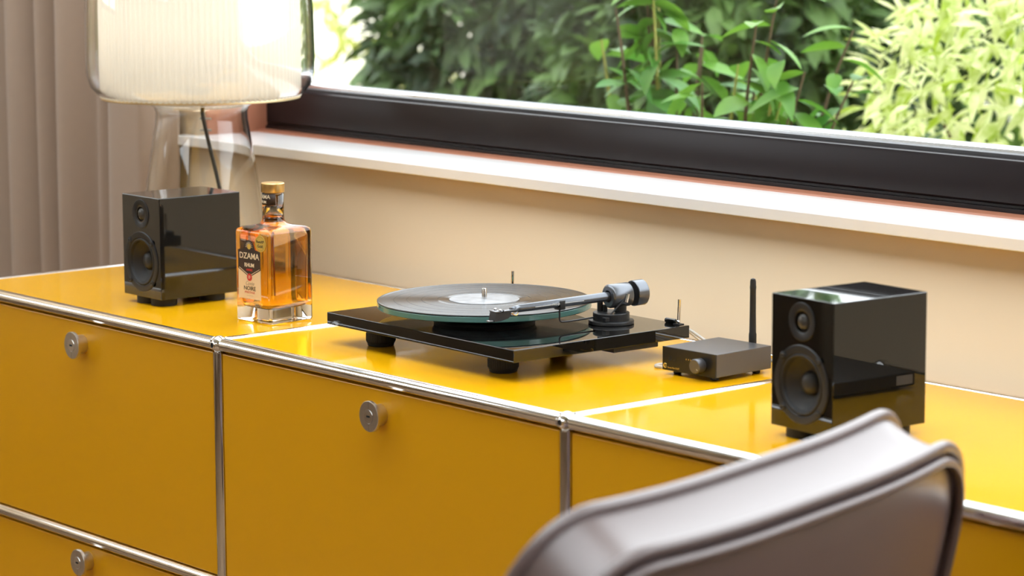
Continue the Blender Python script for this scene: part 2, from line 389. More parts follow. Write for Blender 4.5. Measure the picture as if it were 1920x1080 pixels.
# ================================================================== SIDEBOARD
sb = thing('sideboard', 'long yellow metal sideboard with chrome tube frame and round door knobs', 'sideboard')
MOD, DEP, ROW, TR = 0.75, 0.50, 0.35, 0.0095
NX = 3
def chrome_tube(a, b):
    a, b = Vector(a), Vector(b); d = (b - a).normalized(); g = 0.0085
    return turned('frame_tube', CHR, [(0.0072, g), (0.0072, g + .0022), (TR, g + .0032), (TR, (b - a).length - g - .0032), (0.0072, (b - a).length - g - .0022), (0.0072, (b - a).length - g)], 28, sb, a, d)
def ball_mesh():
    bm = bmesh.new()
    bmesh.ops.create_uvsphere(bm, u_segments=36, v_segments=24, radius=0.0125)
    return bm
levels = [B, B - ROW, B - 2 * ROW]
ball0 = None
for i in range(NX + 1):
    for y in (0, DEP):
        for z in levels:
            if ball0 is None:
                ball0 = finish(ball_mesh(), 'ball_connector', CHR, sb, 80)
                ball0.location = (i * MOD, y, z); bb = ball0
            else:
                bb = ball0.copy(); C.objects.link(bb); bb.parent = sb; bb.location = (i * MOD, y, z)
            if y == 0:      # the open screw hole of the front balls
                turned('connector_hole', DARKHOLE, [(0, 0), (0.0034, 0), (0.0038, .0006), (0.0038, .0016)], 20, bb, (0, -0.0126, 0), (0, 1, 0))
                turned('hole_rim', CHR, [(0.0036, 0), (0.0048, 0.0004), (0.0052, 0.0016), (0.0036, .0016)], 24, bb, (0, -0.0129, 0), (0, 1, 0), True)
for z in levels:
    for y in (0, DEP):
        for i in range(NX): chrome_tube((i * MOD, y, z), ((i + 1) * MOD, y, z))
    for i in range(NX + 1): chrome_tube((i * MOD, 0, z), (i * MOD, DEP, z))
for i in range(NX + 1):
    for y in (0, DEP):
        for k in range(2): chrome_tube((i * MOD, y, levels[k + 1]), (i * MOD, y, levels[k]))
        turned('foot', CHR, [(0, 0), (0.016, 0), (0.016, .004), (0.006, .008), (0.006, .034), (0, .034)], 24, sb, (i * MOD, y, 0))
g = 0.0065
for i in range(NX):
    x0, x1 = i * MOD + g, (i + 1) * MOD - g
    box('top_panel', YEL, x0, x1, g, DEP - g, TT - .014, TT, 0.0012, sb)
    box('back_panel', YELD, x0, x1, DEP - .004, DEP + .001, levels[2] + .012, levels[0] - .012, 0, sb)
    box('bottom_panel', YELD, x0, x1, g, DEP - g, levels[2] - .004, levels[2] + .004, 0, sb)
    box('middle_panel', YELD, x0, x1, g + .01, DEP - g, levels[1] - .004, levels[1] + .004, 0, sb)
for i in range(NX + 1):
    for k in range(2):
        box('side_panel', YELD, i * MOD - .003, i * MOD + .003, .012, DEP - .012, levels[k + 1] + .01, levels[k] - .01, 0, sb)
def knob(door, x, z):
    p = Vector((x, -.0035, z))
    # turned neck with flared disc
    turned('knob', STEEL, [(0.0, 0), (0.0145, 0), (0.0145, .0148), (0.0200, .0152), (0.0207, .0158), (0.0207, .0200), (0.0200, .0206), (0.0098, .0206), (0.0098, .0196), (0, .0196)], 56, door, p, (0, -1, 0))
    turned('lock_cylinder', STEEL2, [(0, .0194), (0.0090, .0194), (0.0093, .0200), (0.0090, .0214), (0, .0214)], 40, door, p, (0, -1, 0))
    box('key_slot', DARKHOLE, x - .0034, x + .0034, -.0035 - .0217, -.0035 - .0212, z - .0012, z + .0012, 0, door)
    for s in (-1, 1):
        box('knob_seam', DARKHOLE, x - .00012, x + .00012, -.0035 - .02068, -.0035 - .0205, z + s * .0152 - .0050, z + s * .0152 + .0050, 0, door)
KX = 0.381
for i in range(NX):
    for k in range(2):
        zt, zb = levels[k] - TR - .0028, levels[k + 1] + TR + .0015
        d = box('door', YELD, i * MOD + TR + .0022, (i + 1) * MOD - TR - .0022, -.0035, .012, zb, zt, 0.0012, sb)
        knob(d, i * MOD + (0.385 if i == 0 else KX), levels[k] - .0455 + (.011 if k else 0))

# ================================================================== SPEAKERS
def speaker(x, y, deg, label, feet, dark_baffle):
    W, D, H, Z0 = 0.106, 0.147, 0.1563, 0.012
    r = thing('bookshelf_speaker', label, 'speaker', (x, y, TT), math.radians(deg), 'pair of small black speakers')
    cab = box('cabinet', BLK, -W, 0, 0, D, Z0, Z0 + H, 0.0009, r)
    fx = -W / 2
    bores = []
    for br, bz, bd in ((.0372, .0668, .022), (.0112, .1405, .008)):
        c = turned('bore', BLKM, rod(br, bd + .01), 72, None, (fx, -.01, bz), (0, 1, 0), smooth=None); bores.append(c)
        mo = cab.modifiers.new('bore', 'BOOLEAN'); mo.operation = 'DIFFERENCE'; mo.object = c; mo.solver = 'EXACT'
    px_ = cab.parent; cab.parent = None; bpy.context.view_layer.update()
    me = bpy.data.meshes.new_from_object(cab.evaluated_get(bpy.context.evaluated_depsgraph_get()))
    cab.modifiers.clear(); cab.data = me; cab.parent = px_
    for c in bores: bpy.data.objects.remove(c)
    def ring(name, m, prof, cz, par=r, n=56):
        return turned(name, m, prof, n, par, (fx, 0, cz), (0, -1, 0))
    tz, wz = 0.1405, 0.0668
    # tweeter: flange, short horn, surround, dome with phase cap
    tw = ring('tweeter', BLKF, [(.0226, -.0002), (.0226, .0008), (.0220, .0013), (.0145, .0013), (.0135, .0008), (.0108, -.0030), (.0108, -.0060), (.0113, -.0060)], tz)
    ring('tweeter_surround', BLKM, [(.0110, -.0034), (.0108, -.0022), (.0102, -.0018), (.0096, -.0024), (.0094, -.0036)], tz - tz, tw).location = (0, 0, 0)
    ring('tweeter_dome', mat('silk_dome', (0.06, 0.055, 0.05), rough=0.22), [(.0096, -.0034), (.0088, -.0010), (.0070, .0010), (.0040, .0022), (0, .0026)], 0, tw).location = (0, 0, 0)
    # woofer
    wf = ring('woofer', BLKF, [(.0465, -.0002), (.0465, .0008), (.0458, .0016), (.0400, .0017), (.0375, .0012), (.0366, .0002), (.0366, -.0060), (.0372, -.0060)], wz)
    s = ring('woofer_surround', BLKM, [(.0368, -.0016), (.0362, .0006), (.0346, .0018), (.0326, .0010), (.0312, -.0012), (.0306, -.0030)], 0, wf); s.location = (0, 0, 0)
    cn = ring('woofer_cone', CONE, [(.0308, -.0028), (.0300, -.0036), (.0240, -.0088), (.0140, -.0150), (.0120, -.0158)], 0, wf); cn.location = (0, 0, 0)
    dc = ring('dust_cap', mat('dust_cap_satin', (0.030, 0.029, 0.029), rough=0.45), [(.0146, -.0148), (.0142, -.0132), (.0125, -.0102), (.0090, -.0080), (.0045, -.0069), (0, -.0066)], 0, wf); dc.location = (0, 0, 0)
    for a in (45, 135, 225, 315):
        px, pz = 0.0433 * math.cos(math.radians(a)), 0.0433 * math.sin(math.radians(a))
        sr = turned('screw_boss', BLKM, [(0, 0), (.0050, 0), (.0050, .0010), (.0044, .0014), (0, .0014)], 20, wf, (px, -.0012, pz), (0, -1, 0))
        turned('screw', mat('black_screw', (0.05, 0.05, 0.05), rough=0.3, metal=0.6), [(.0012, .0004), (.0022, .0004), (.0026, .0010), (.0022, .0014), (.0012, .0010)], 18, wf, (px, -.0020, pz), (0, -1, 0), True)
    for (a, b) in feet:
        turned('foot', BLKM, [(0, 0), (.0196, 0), (.0202, .0008), (.0202, .0112), (.0196, .0120), (0, .0120)], 40, r, (a, b, 0))
    # terminals on the back
    box('terminal_plate', BLKF, -W / 2 - .02, -W / 2 + .02, D, D + .002, .05, .09, .0005, r)
    for s in (-1, 1):
        turned('binding_post', GOLD, rod(.004, .014, .0006), 20, r, (-W / 2 + s * .0095, D + .002, .07), (0, 1, 0))
    return r
speaker(.4518, .0967, -.4, 'glossy black bookshelf speaker in front of the glass lamp', [(-.031, .0245), (-.070, .024), (-.030, .112), (-.077, .112)], True)
speaker(1.8462, .0987, -4.3, 'glossy black bookshelf speaker beside the small grey amplifier, behind the leather chair', [(-.0755, .024), (-.0235, .024), (-.024, .118), (-.080, .118)], False)

# ================================================================== TURNTABLE
tt = thing('turntable', 'black gloss turntable with green-edged glass platter and grey tonearm', 'turntable', (1.2919, .0905, TT), math.radians(-1.19))
PW, PD, PZ0, PZ1 = .4177, .3081, .027, .044
box('plinth', BLK, -PW, 0, 0, PD, PZ0, PZ1, 0.0006, tt)
for (a, b) in ((-.353, .046), (-.079, .046), (-.215, .255)):
    ft = turned('foot', BLKM, [(0, 0), (.0175, 0), (.0185, .001), (.0190, .004), (.0200, .0050), (.0203, .0062), (.0203, .0185), (.0196, .0195), (.012, .0205), (.012, .027), (0, .027)], 44, tt, (a, b, 0))
    bm = bmesh.new()
    for k in range(40):
        t = 2 * pi * k / 40; c, s = math.cos(t) * .0204, math.sin(t) * .0204
        bx(bm, c - .0004, c + .0004, s - .0004, s + .0004, .0070, .0178)
    finish(bm, 'foot_knurl', BLKM, ft, None)
turned('transport_screw', BRASS, rod(.0035, .016, .0004), 20, tt, (-.105, .075, .011))
box('power_socket', BLKF, -.075, -.004, .175, .255, .020, .027, .001, tt)
PC = (-.255, .154)
HB = PZ1 + .0225             # top of the record
turned('sub_platter', BLKF, [(0, .0015), (.070, .0015), (.0735, .003), (.0735, .0062), (.071, .0070), (.071, .0120), (0, .0120)], 72, tt, (*PC, PZ1))
turned('glass_platter', PGLASS, [(0, 0), (.1490, 0), (.1500, .001), (.1500, .0072), (.1490, .0082), (0, .0082)], 128, tt, (*PC, PZ1 + .0124))
turned('spindle', STEEL2, [(0, 0), (.0036, 0), (.0036, .0155), (.0030, .0170), (0, .0172)], 24, tt, (*PC, HB - .002))
# platter reflection comes from the lacquer; tonearm
AP = Vector((-.0790, .2450, 0))
HP = Vector((-.1010, .0610, 0))
arm_z1, arm_z0 = PZ1 + .0385, PZ1 + .0335
turned('arm_base', BLKF, [(0, 0), (.0305, 0), (.0313, .0008), (.0313, .0042), (.0306, .0052), (.0262, .0054), (0, .0054)], 64, tt, (-.0834, .2396, PZ1))
turned('arm_collar', BLKF, [(0, .005), (.0252, .005), (.0252, .0150), (.0245, .0158), (0, .0158)], 64, tt, (-.0834, .2396, PZ1))
turned('pivot_post', BLKF, rod(.0085, .012, .0006), 32, tt, (AP.x + .0015, AP.y + .006, PZ1 + .0155))
turned('lift_post', BLKF, rod(.0040, .0165, .0005), 24, tt, (-.0985, .2325, PZ1 + .0155))
turned('lift_post', BLKF, rod(.0032, .0100, .0005), 24, tt, (-.0915, .2355, PZ1 + .0155))
d = (Vector((AP.x, AP.y, arm_z1)) - Vector((HP.x, HP.y, arm_z0))); Ln = d.length; dn = d.normalized()
A0 = Vector((HP.x, HP.y, arm_z0))
arm = turned('arm_tube', ARM, [(0, .026), (.0046, .026), (.0052, .028), (.0066, Ln - .004), (0, Ln - .004)], 32, tt, A0, dn)
side = dn.cross(Vector((0, 0, 1))).normalized()
bm = bmesh.new()
# white line along the arm with a gap for the lettering
hs = turned('pivot_housing', ARM, [(.0085, -.0020), (.0140, -.0020), (.0160, -.0004), (.0164, .0006), (.0164, .0300), (.0156, .0312), (.0040, .0312), (.0040, .0280), (.0120, .0270), (.0122, .0010)], 56, tt, A0 + dn * (Ln - .012), dn, True)
turned('counterweight_rod', BLKF, rod(.0052, .030), 24, tt, A0 + dn * (Ln + .006), dn)
turned('counterweight', ARM, [(0, 0), (.0172, 0), (.0178, .0008), (.0178, .0165), (.0170, .0175), (0, .0175)], 56, tt, A0 + dn * (Ln + .0265), dn)
turned('counterweight_face', BLKF, rod(.0165, .0006), 56, tt, A0 + dn * (Ln + .0262), dn)
turned('counterweight_stub', STEEL2, rod(.0042, .0035, .0005), 24, tt, A0 + dn * (Ln + .044), dn)
# anti-skate stick and block
cz = A0 + dn * (Ln + .008) + side * .0165
tube('antiskate_stick', BLKF, [cz + Vector((0, 0, .001)), Vector((-.0690, .2190, PZ1 + .010))], .0011, 8, tt)
tube('antiskate_weight', STEEL2, [cz + Vector((0, 0, .003)), cz + Vector((.0005, -.004, -.008))], .0026, 14, tt)
box('antiskate_block', BLKF, -.0730, -.0660, .2140, .2230, PZ1 + .006, PZ1 + .012, .0006, tt)
# arm rest with clip
rp = A0 + dn * (Ln * .50); rp.z -= .0
tube('arm_rest_wire', BLKF, spline([(-.0920, .2160, PZ1 + .0095), (rp.x + .001, rp.y + .012, PZ1 + .0095), (rp.x, rp.y + .0008, PZ1 + .0115), (rp.x, rp.y, PZ1 + .020), (rp.x, rp.y, rp.z - .006)], 6), .0012, 10, tt)
bm = bmesh.new(); bx(bm, -.0062, .0062, -.0042, .0042, -.0090, -.0060, .0006)
bx(bm, .0056, .0074, -.0042, .0042, -.0080, .0040, .0005); bx(bm, -.0074, -.0056, -.0042, .0042, -.0080, .0010, .0005)
finish(bm, 'arm_clip', BLKF, tt, 30, (rp.x, rp.y, rp.z))
# headshell and cartridge at the front end
Mh = Matrix.Translation(A0) @ Matrix(((-side.x, dn.x, 0, 0), (-side.y, dn.y, 0, 0), (0, 0, 1, 0), (0, 0, 0, 1)))
def hpart(name, m, fn, par=tt):
    bm = bmesh.new(); fn(bm); o = finish(bm, name, m, par, 30); o.matrix_local = Mh; return o
def shell(bm):
    t = bmesh.new(); bx(t, -.0085, .0085, -.014, .022, -.0008, .0008, .0004)
    for v in t.verts:
        if v.co.y > .010: v.co.x *= .62
    join(bm, t)
hs2 = hpart('headshell', ARM, shell)
hpart('headshell_neck', ARM, lambda bm: sweep(bm, [(0, .014, 0), (0, .020, .0004), (0, .030, .0012)], lambda i: (.0030, .0042, .0048)[i], 16))
def cart(bm):
    P = [(-.0130, -.0010), (.0105, -.0010), (.0105, -.0062), (.0060, -.0100), (-.0060, -.0128), (-.0150, -.0128), (-.0150, -.0100)]
    for s in (-.0078, .0078): pass
    a = [bm.verts.new((-.0078, y, z)) for y, z in P]; b = [bm.verts.new((.0078, y, z)) for y, z in P]
    bm.faces.new(a); bm.faces.new(b[::-1])
    for i in range(len(P)): j = (i + 1) % len(P); bm.faces.new((a[i], a[j], b[j], b[i]))
    bmesh.ops.recalc_face_normals(bm, faces=bm.faces)
hpart('cartridge', BLKF, cart)
hpart('stylus_guard', mat('smoke_plastic', (0.25, 0.25, 0.25), rough=0.2, metal=0.5), lambda bm: bx(bm, -.004, .004, -.0215, -.0120, -.0135, -.0115, .0005))
for s in (-1, 1):
    hpart('cartridge_screw', STEEL2, lambda bm, s=s: (lathe(bm, [(0, .0008), (.0020, .0008), (.0020, .0030), (0, .0034)], 16, Matrix.Translation((s * .0062, -.006, 0))),))
    for q in (0, 1):
        tube('cartridge_lead', (BRASS if q else mat('lead_white', (0.7, 0.7, 0.7), rough=0.4)), [Mh @ Vector(v) for v in spline([(s * .003 + q * s * .003, .012, -.004), (s * .0045 + q * s * .003, .019, -.007), (s * .002, .026, -.003)], 5)], .0005, 6, tt)
hpart('finger_lift', ARM, lambda bm: sweep(bm, spline([(-.0080, -.004, 0), (-.014, -.006, .0005), (-.019, -.009, .004), (-.023, -.011, .0042)], 5), .0009, 8))
# white line and lettering on the arm, towards the front
def along(t, off): return A0 + dn * t + side * off
for (a, b) in ((.050, .078), (.094, .128)):
    r0, r1 = .0055, .0064
    tube('arm_line', WHITEP, [along(a, .00545 + (a - .03) * .0105) , along(b, .00545 + (b - .03) * .0105)], .00035, 6, tt)
tx = text('arm_lettering', 'PRO-JECT', .0040, WHITEP, tt, along(.086, .00625), (pi / 2, 0, math.atan2(dn.y, dn.x)), .0002, bold=.00004)
# hinge pins of the removed cover
for hx in (-.0165, -.3775):
    tube('hinge_pin', CHR, spline([(hx, .3020, PZ1 + .0030), (hx, .3035, PZ1 + .0045), (hx, .3040, PZ1 + .008), (hx + .0006, .3046, PZ1 + .0345)], 6), .0026, 16, tt)
    turned('hinge_barrel', BLK, rod(.0034, .0200, .0008), 24, tt, (hx - .0245, .3020, PZ1 + .0034), (1, 0, 0))
    box('hinge_mount', BLKF, hx - .006, hx + .006, .2985, PD, PZ1, PZ1 + .0012, .0003, tt)
# the record is its own thing
rec = thing('vinyl_record', 'black vinyl record with a grey paper centre, lying on the glass platter', 'record')
M4 = Matrix.Translation((1.2919, .0905, TT)) @ Matrix.Rotation(math.radians(-1.19), 4, 'Z')
rec.location = M4 @ Vector((*PC, HB - .0019)); rec.rotation_euler = (0, 0, math.radians(-1.19))
pr = [(0, 0), (.1490, 0), (.1500, .0006), (.1500, .0014), (.1490, .0019), (.1462, .0019), (.1456, .0016)]
rr = .1456
bands = [.1456, .131, .1285, .1115, .109, .0925, .0900, .0755]
for a, b in ((.1450, .1270), (.1262, .1090), (.1082, .0880), (.0872, .0660)):
    pr += [(a, .0016), (b, .0016), (b - .0003, .0013), (b - .0007, .0013)]
pr += [(.0645, .0016), (.0530, .0016), (.0522, .0012), (.0500, .0012), (.0495, .0016), (0, .0016)]
turned('disc', VINYL, pr, 160, rec)
turned('paper_label', LABELP, [(0, .0016), (.0490, .0016), (.0492, .0018), (.0490, .00195), (0, .00195)], 96, rec)

# cables from the turntable
def cable(name, m, pts, r, label=None, cat='cable', group=None, k=8):
    bm = bmesh.new(); sweep(bm, spline(pts, k), r, 10)
    bmesh.ops.recalc_face_normals(bm, faces=bm.faces)
    o = finish(bm, name, m, None, 60)
    if label: tag(o, label, cat, group)
    return o
cable('signal_cable', CLEARC, [M4 @ Vector((-.030, .3085, .036)), M4 @ Vector((-.022, .326, .034)), (1.318, .425, TT + .016), (1.372, .432, TT + .006), (1.412, .424, TT + .012), (1.421, .4020, TT + .021)], .0022, 'clear signal cable arching from turntable back to amplifier', group='clear signal cables')
cable('signal_cable', CLEARC, [M4 @ Vector((-.040, .3085, .036)), M4 @ Vector((-.034, .332, .032)), (1.300, .438, TT + .010), (1.352, .448, TT + .005), (1.400, .436, TT + .010), (1.408, .4020, TT + .021)], .0022, 'clear signal cable arching from turntable back to amplifier', group='clear signal cables')
cable('speaker_cable', CLEARC, [(1.345, .315, TT + .0022), (1.330, .308, TT + .0022), (1.322, .318, TT + .0022), (1.330, .335, TT + .0022), (1.352, .347, TT + .0022), (1.362, .365, TT + .0022), (1.350, .385, TT + .003), (1.385, .412, TT + .006), (1.395, .4010, TT + .014)], .0023, 'clear speaker cable looped on the yellow top beside the amplifier', k=10)
cable('speaker_cable', CLEARC, [(1.436, .4020, TT + .014), (1.470, .425, TT + .010), (1.56, .42, TT + .0025), (1.70, .36, TT + .0025), (1.76, .30, TT + .004), (1.79, .268, TT + .050), (1.801, .2660, TT + .070)], .0023, 'clear speaker cable running from amplifier to the back of a speaker', k=10)

# ================================================================== AMPLIFIER
am = thing('amplifier', 'small grey box amplifier with a volume knob and upright black antenna', 'amplifier', (1.4605, .2891, TT), math.radians(2.0))
AW, AD, AH, AZ = .0955, .107, .0306, .006
box('housing', GREYALU, -AW, 0, .0025, AD, AZ, AZ + AH, .0008, am)
fp = box('front_panel', FRONTALU, -AW - .0004, .0004, 0, .0026, AZ - .0003, AZ + AH + .0003, .0004, am)
for (a, b) in ((-.014, .014), (-AW + .014, .014), (-.014, AD - .014), (-AW + .014, AD - .014)):
    turned('foot', BLKM, [(0, 0), (.0045, 0), (.0055, .001), (.0055, .0045), (.0045, .006), (0, .006)], 24, am, (a, b, 0))
kb = turned('volume_knob', GREYALU, [(0, 0), (.0090, 0), (.0095, .0005), (.0095, .0125), (.0088, .0134), (0, .0134)], 48, am, (-.0248, 0, .0201), (0, -1, 0))
box('knob_mark', WHITEP, -.0003, .0003, -.01352, -.0133, -.0078, -.0050, 0, kb).rotation_euler = (0, -.9, 0)
turned('headphone_socket', DARKHOLE, [(0, .0001), (.0026, .0001), (.0034, .0003), (.0034, .0001)], 28, am, (-.0811, 0, .0226), (0, -1, 0))
turned('infrared_window', DARKHOLE, [(0, .0001), (.0016, .0001), (.0021, .0003), (.0021, .0001)], 24, am, (-.0740, 0, .0215), (0, -1, 0))
for k in range(3): box('input_mark', GOLDP, -.0525 + k * .0040, -.0517 + k * .0040, -.0002, 0, .0236, .0252, 0, am)
box('input_mark', GOLDP, -.0365, -.0325, -.0002, 0, .0240, .0250, 0, am)
# round logo: ring with a gap and a dot
bm = bmesh.new()
sweep(bm, [(.0027 * math.cos(t), -.0002, .0027 * math.sin(t)) for t in [math.radians(40 + k * 14) for k in range(21)]], .0007, 6)
bx(bm, -.0004, .0024, -.0004, 0, -.0004, .0004)
finish(bm, 'round_logo', GOLDP, am, None, (-.0905, 0, .0118))
text('front_lettering', 'Stereo Box S3 BT', .0030, GOLDP, am, (-.0865, -.0001, .0097), align='LEFT', depth=.0001)
an = turned('antenna', BLKM, [(0, 0), (.0050, 0), (.0052, .001), (.0052, .016), (.0046, .018), (.0042, .045), (.0040, .076), (.0043, .077), (.0043, .080), (.0040, .081), (.0040, .0865), (.0032, .0898), (0, .0910)], 28, am, (-.043, AD + .010, .030))
tube('antenna_joint', GOLD, [(-.043, AD, .024), (-.043, AD + .010, .024), (-.043, AD + .010, .031)], .0034, 16, am)
for k in range(2): turned('rear_socket', GOLD, rod(.0042, .008, .0005), 20, am, (-.052 - k * .013 + .0, AD, .020), (0, 1, 0))

# ================================================================== RUM BOTTLE
bo = thing('rum_bottle', 'square clear glass bottle of amber rum with gold cap and brown label', 'bottle', (.695, .128, TT), math.radians(4.34))
BW, BD, BH = .0805, .083, .1403
cx, cy = -BW / 2, BD / 2
def sq_section(bm, hx, hy, rad, z, n=6):
    vs = []
    for qx, qy, a0 in ((1, 1, 0), (-1, 1, 90), (-1, -1, 180), (1, -1, 270)):
        for k in range(n + 1):
            a = math.radians(a0 + 90 * k / n)
            vs.append(bm.verts.new((cx + qx * (hx - rad) + rad * math.cos(a), cy + qy * (hy - rad) + rad * math.sin(a), z)))
    return vs
def loft(bm, secs, flip=False, cap0=True, cap1=True):
    for a, b in zip(secs, secs[1:]):
        n = len(a)
        for k in range(n): bm.faces.new((a[k], a[(k + 1) % n], b[(k + 1) % n], b[k]))
    if cap0: bm.faces.new(secs[0][::-1])
    if cap1: bm.faces.new(secs[-1])
HX, HY = BW / 2, BD / 2
bm = bmesh.new()
outer = [(HX - .003, HY - .003, .004, 0), (HX - .0008, HY - .0008, .0046, .0012), (HX, HY, .005, .004), (HX, HY, .005, BH - .008), (HX - .0010, HY - .0010, .006, BH - .0035), (HX - .005, HY - .005, .009, BH - .0005), (.026, .026, .020, BH + .0016), (.0195, .0195, .0190, BH + .004), (.0165, .0165, .0163, BH + .009), (.0160, .0160, .0159, BH + .020), (.0158, .0158, .0157, BH + .0475)]
so = [sq_section(bm, *s) for s in outer]
inner = [(HX - .016, HY - .016, .010, .0215), (HX - .009, HY - .009, .009, .0235), (HX - .0062, HY - .0062, .008, .030), (HX - .0055, HY - .0055, .006, BH - .013), (HX - .008, HY - .008, .008, BH - .0065), (.022, .022, .018, BH - .0035), (.0140, .0140, .0138, BH + .003), (.0128, .0128, .0127, BH + .010), (.0126, .0126, .0125, BH + .0475)]
si = [sq_section(bm, *s) for s in inner]
loft(bm, so, cap1=False)
for a, b in zip(si, si[1:]):
    n = len(a)
    for k in range(n): bm.faces.new((a[(k + 1) % n], a[k], b[k], b[(k + 1) % n]))
bm.faces.new(si[0])
for k in range(len(so[-1])):
    n = len(so[-1]); bm.faces.new((so[-1][k], so[-1][(k + 1) % n], si[-1][(k + 1) % n], si[-1][k]))
finish(bm, 'glass_body', GLASS, bo, 40)
bm = bmesh.new(); e = .0003
liq = [(h + e, k2 + e, r, z - (e if i == 0 else 0)) for i, (h, k2, r, z) in enumerate(inner[:-1])] + [(.0128 + .0003, .0128 + .0003, .0130, BH + .0165)]
loft(bm, [sq_section(bm, *s) for s in liq]); finish(bm, 'rum', LIQ, bo, 40)
cp = turned('cap', GOLD, [(0, 0), (.0170, 0), (.0174, .0006), (.0174, .0125), (.0166, .0136), (0, .0138)], 56, bo, (cx, cy, .1908))
turned('cork_stopper', mat('cork', (0.60, 0.40, 0.22), rough=0.8), rod(.0120, .010), 32, bo, (cx, cy, .1810))
# neck band: dark paper round most of the neck, lettering wrapped on it
bm = bmesh.new(); R0 = .01605
nb = []
for k in range(33):
    a = math.radians(-125 + 190 * k / 32)
    nb.append([bm.verts.new((R * math.sin(a), -R * math.cos(a), z)) for R, z in ((R0, 0), (R0 + .0002, 0), (R0 + .0002, .0165), (R0, .0165))])
for a, b in zip(nb, nb[1:]):
    for k in range(4): bm.faces.new((a[k], a[(k + 1) % 4], b[(k + 1) % 4], b[k]))
nbo = finish(bm, 'neck_band', BROWN, bo, 40, (cx, cy, .1725))
text('neck_lettering', 'DZAMA', .0082, CREAMP, nbo, (0, 0, .0118), (0, 0, math.radians(-14)), .0001, wrap=R0 + .0004, bold=.0001)
text('neck_lettering', 'RHUM', .0056, CREAMP, nbo, (0, 0, .0042), (0, 0, math.radians(-14)), .0001, wrap=R0 + .0004, bold=.0001)
# front label
lab = prism('front_label', CREAM, [(-.0725, .0345), (-.0210, .0345), (-.0210, .1065), (-.0330, .1085), (-.0355, .1150), (-.0400, .1205), (-.0465, .1225), (-.0530, .1205), (-.0575, .1150), (-.0600, .1085), (-.0725, .1065)], .0003, bo)
def lp(name, m, poly, h): 
    return prism(name, m, poly, h, lab)
lp('brown_shield', BROWN, [(-.0725, .0790), (-.0465, .0668), (-.0210, .0790), (-.0210, .1065), (-.0330, .1085), (-.0355, .1150), (-.0400, .1205), (-.0465, .1225), (-.0530, .1205), (-.0575, .1150), (-.0600, .1085), (-.0725, .1065)], .00045)
for s in (-1, 1):
    lp('shield_line', CREAMP, [(-.0465 + s * .0235, .0806), (-.0465 + s * .0235, .0798), (-.0465 + s * .004, .0705), (-.0465 + s * .004, .0713)], .0006)
def disc_poly(x, z, r, n=28): return [(x + r * math.cos(2 * pi * k / n), z + r * math.sin(2 * pi * k / n)) for k in range(n)]
lp('emblem_disc', GOLDP, disc_poly(-.0465, .1125, .0042), .0006)
for k in range(9):
    t = math.radians(0 + 22.5 * k); c, s = math.cos(t), math.sin(t)
    lp('emblem_ray', CREAMP, [(-.0465 + .0052 * c - .0005 * s, .1118 + .0052 * s + .0005 * c), (-.0465 + .0052 * c + .0005 * s, .1118 + .0052 * s - .0005 * c), (-.0465 + .0085 * c, .1118 + .0085 * s)], .0006)
text('label_lettering', 'DZAMA', .0128, CREAMP, lab, (-.0465, -.0006, .0980), depth=.0001, sx=1.02, bold=.0001)
text('label_lettering', 'RHUM', .0080, CREAMP, lab, (-.0465, -.0006, .0846), depth=.0001, bold=.0002)
text('label_lettering', 'AMBRÉ', .0046, REDP, lab, (-.0465, -.0006, .0776), depth=.0001, bold=.0001)
lp('red_seal', REDP, disc_poly(-.0465, .0668, .0056), .0007)
text('label_lettering', 'D', .0060, CREAMP, lab, (-.0465, -.0008, .0668), depth=.0001)
text('label_lettering', 'Cuvée', .0085, GREYP, lab, (-.0465, -.0004, .0575), depth=.0001, shear=.4, sx=.9)
text('label_lettering', 'NOIRE', .0085, INK, lab, (-.0465, -.0004, .0500), depth=.0001, sx=1.1, bold=.0001)
text('label_lettering', 'PRESTIGE', .0042, REDP, lab, (-.0465, -.0004, .0440), depth=.0001, sx=1.35)
box('label_rule', GREYP, -.0540, -.0390, -.0004, -.0003, .0392, .0395, 0, lab)
md = prism('gold_medal', GOLDP, disc_poly(-.0205, .1187, .0122, 40), .0005, bo)
prism('medal_ring', mat('medal_ring_print', (0.45, 0.28, 0.04), rough=0.4), disc_poly(-.0205, .1187, .0105, 40), .00055, md)
prism('medal_field', GOLDP, disc_poly(-.0205, .1187, .0099, 40), .0006, md)
text('medal_lettering', 'RumXP', .0056, INK, md, (-.0205, -.0007, .1215), depth=.0001, bold=.0001)
text('medal_lettering', 'Gold', .0064, INK, md, (-.0205, -.0007, .1150), depth=.0001, bold=.0001)
# back label, seen through the rum
prism('back_label', mat('back_label_paper', (0.36, 0.17, 0.06), rough=0.6), [(-.062, .035), (-.018, .035), (-.018, .105), (-.062, .105)], .0003, bo).location = (0, BD + .0004, 0)
prism('side_stripe', mat('red_brown_stripe', (0.50, 0.08, 0.03), rough=0.6), [(.046, .034), (.053, .034), (.053, .128), (.046, .128)], .0003, bo, Matrix.Translation((.0004 - BW, 0, 0)) @ Matrix.Rotation(pi / 2, 4, 'Z'))

# ================================================================== LAMP
LX, LY = .162, .370
lamp = thing('table_lamp', 'clear blown-glass mushroom table lamp with white pleated inner shade', 'lamp', (LX, LY, TT), 0)
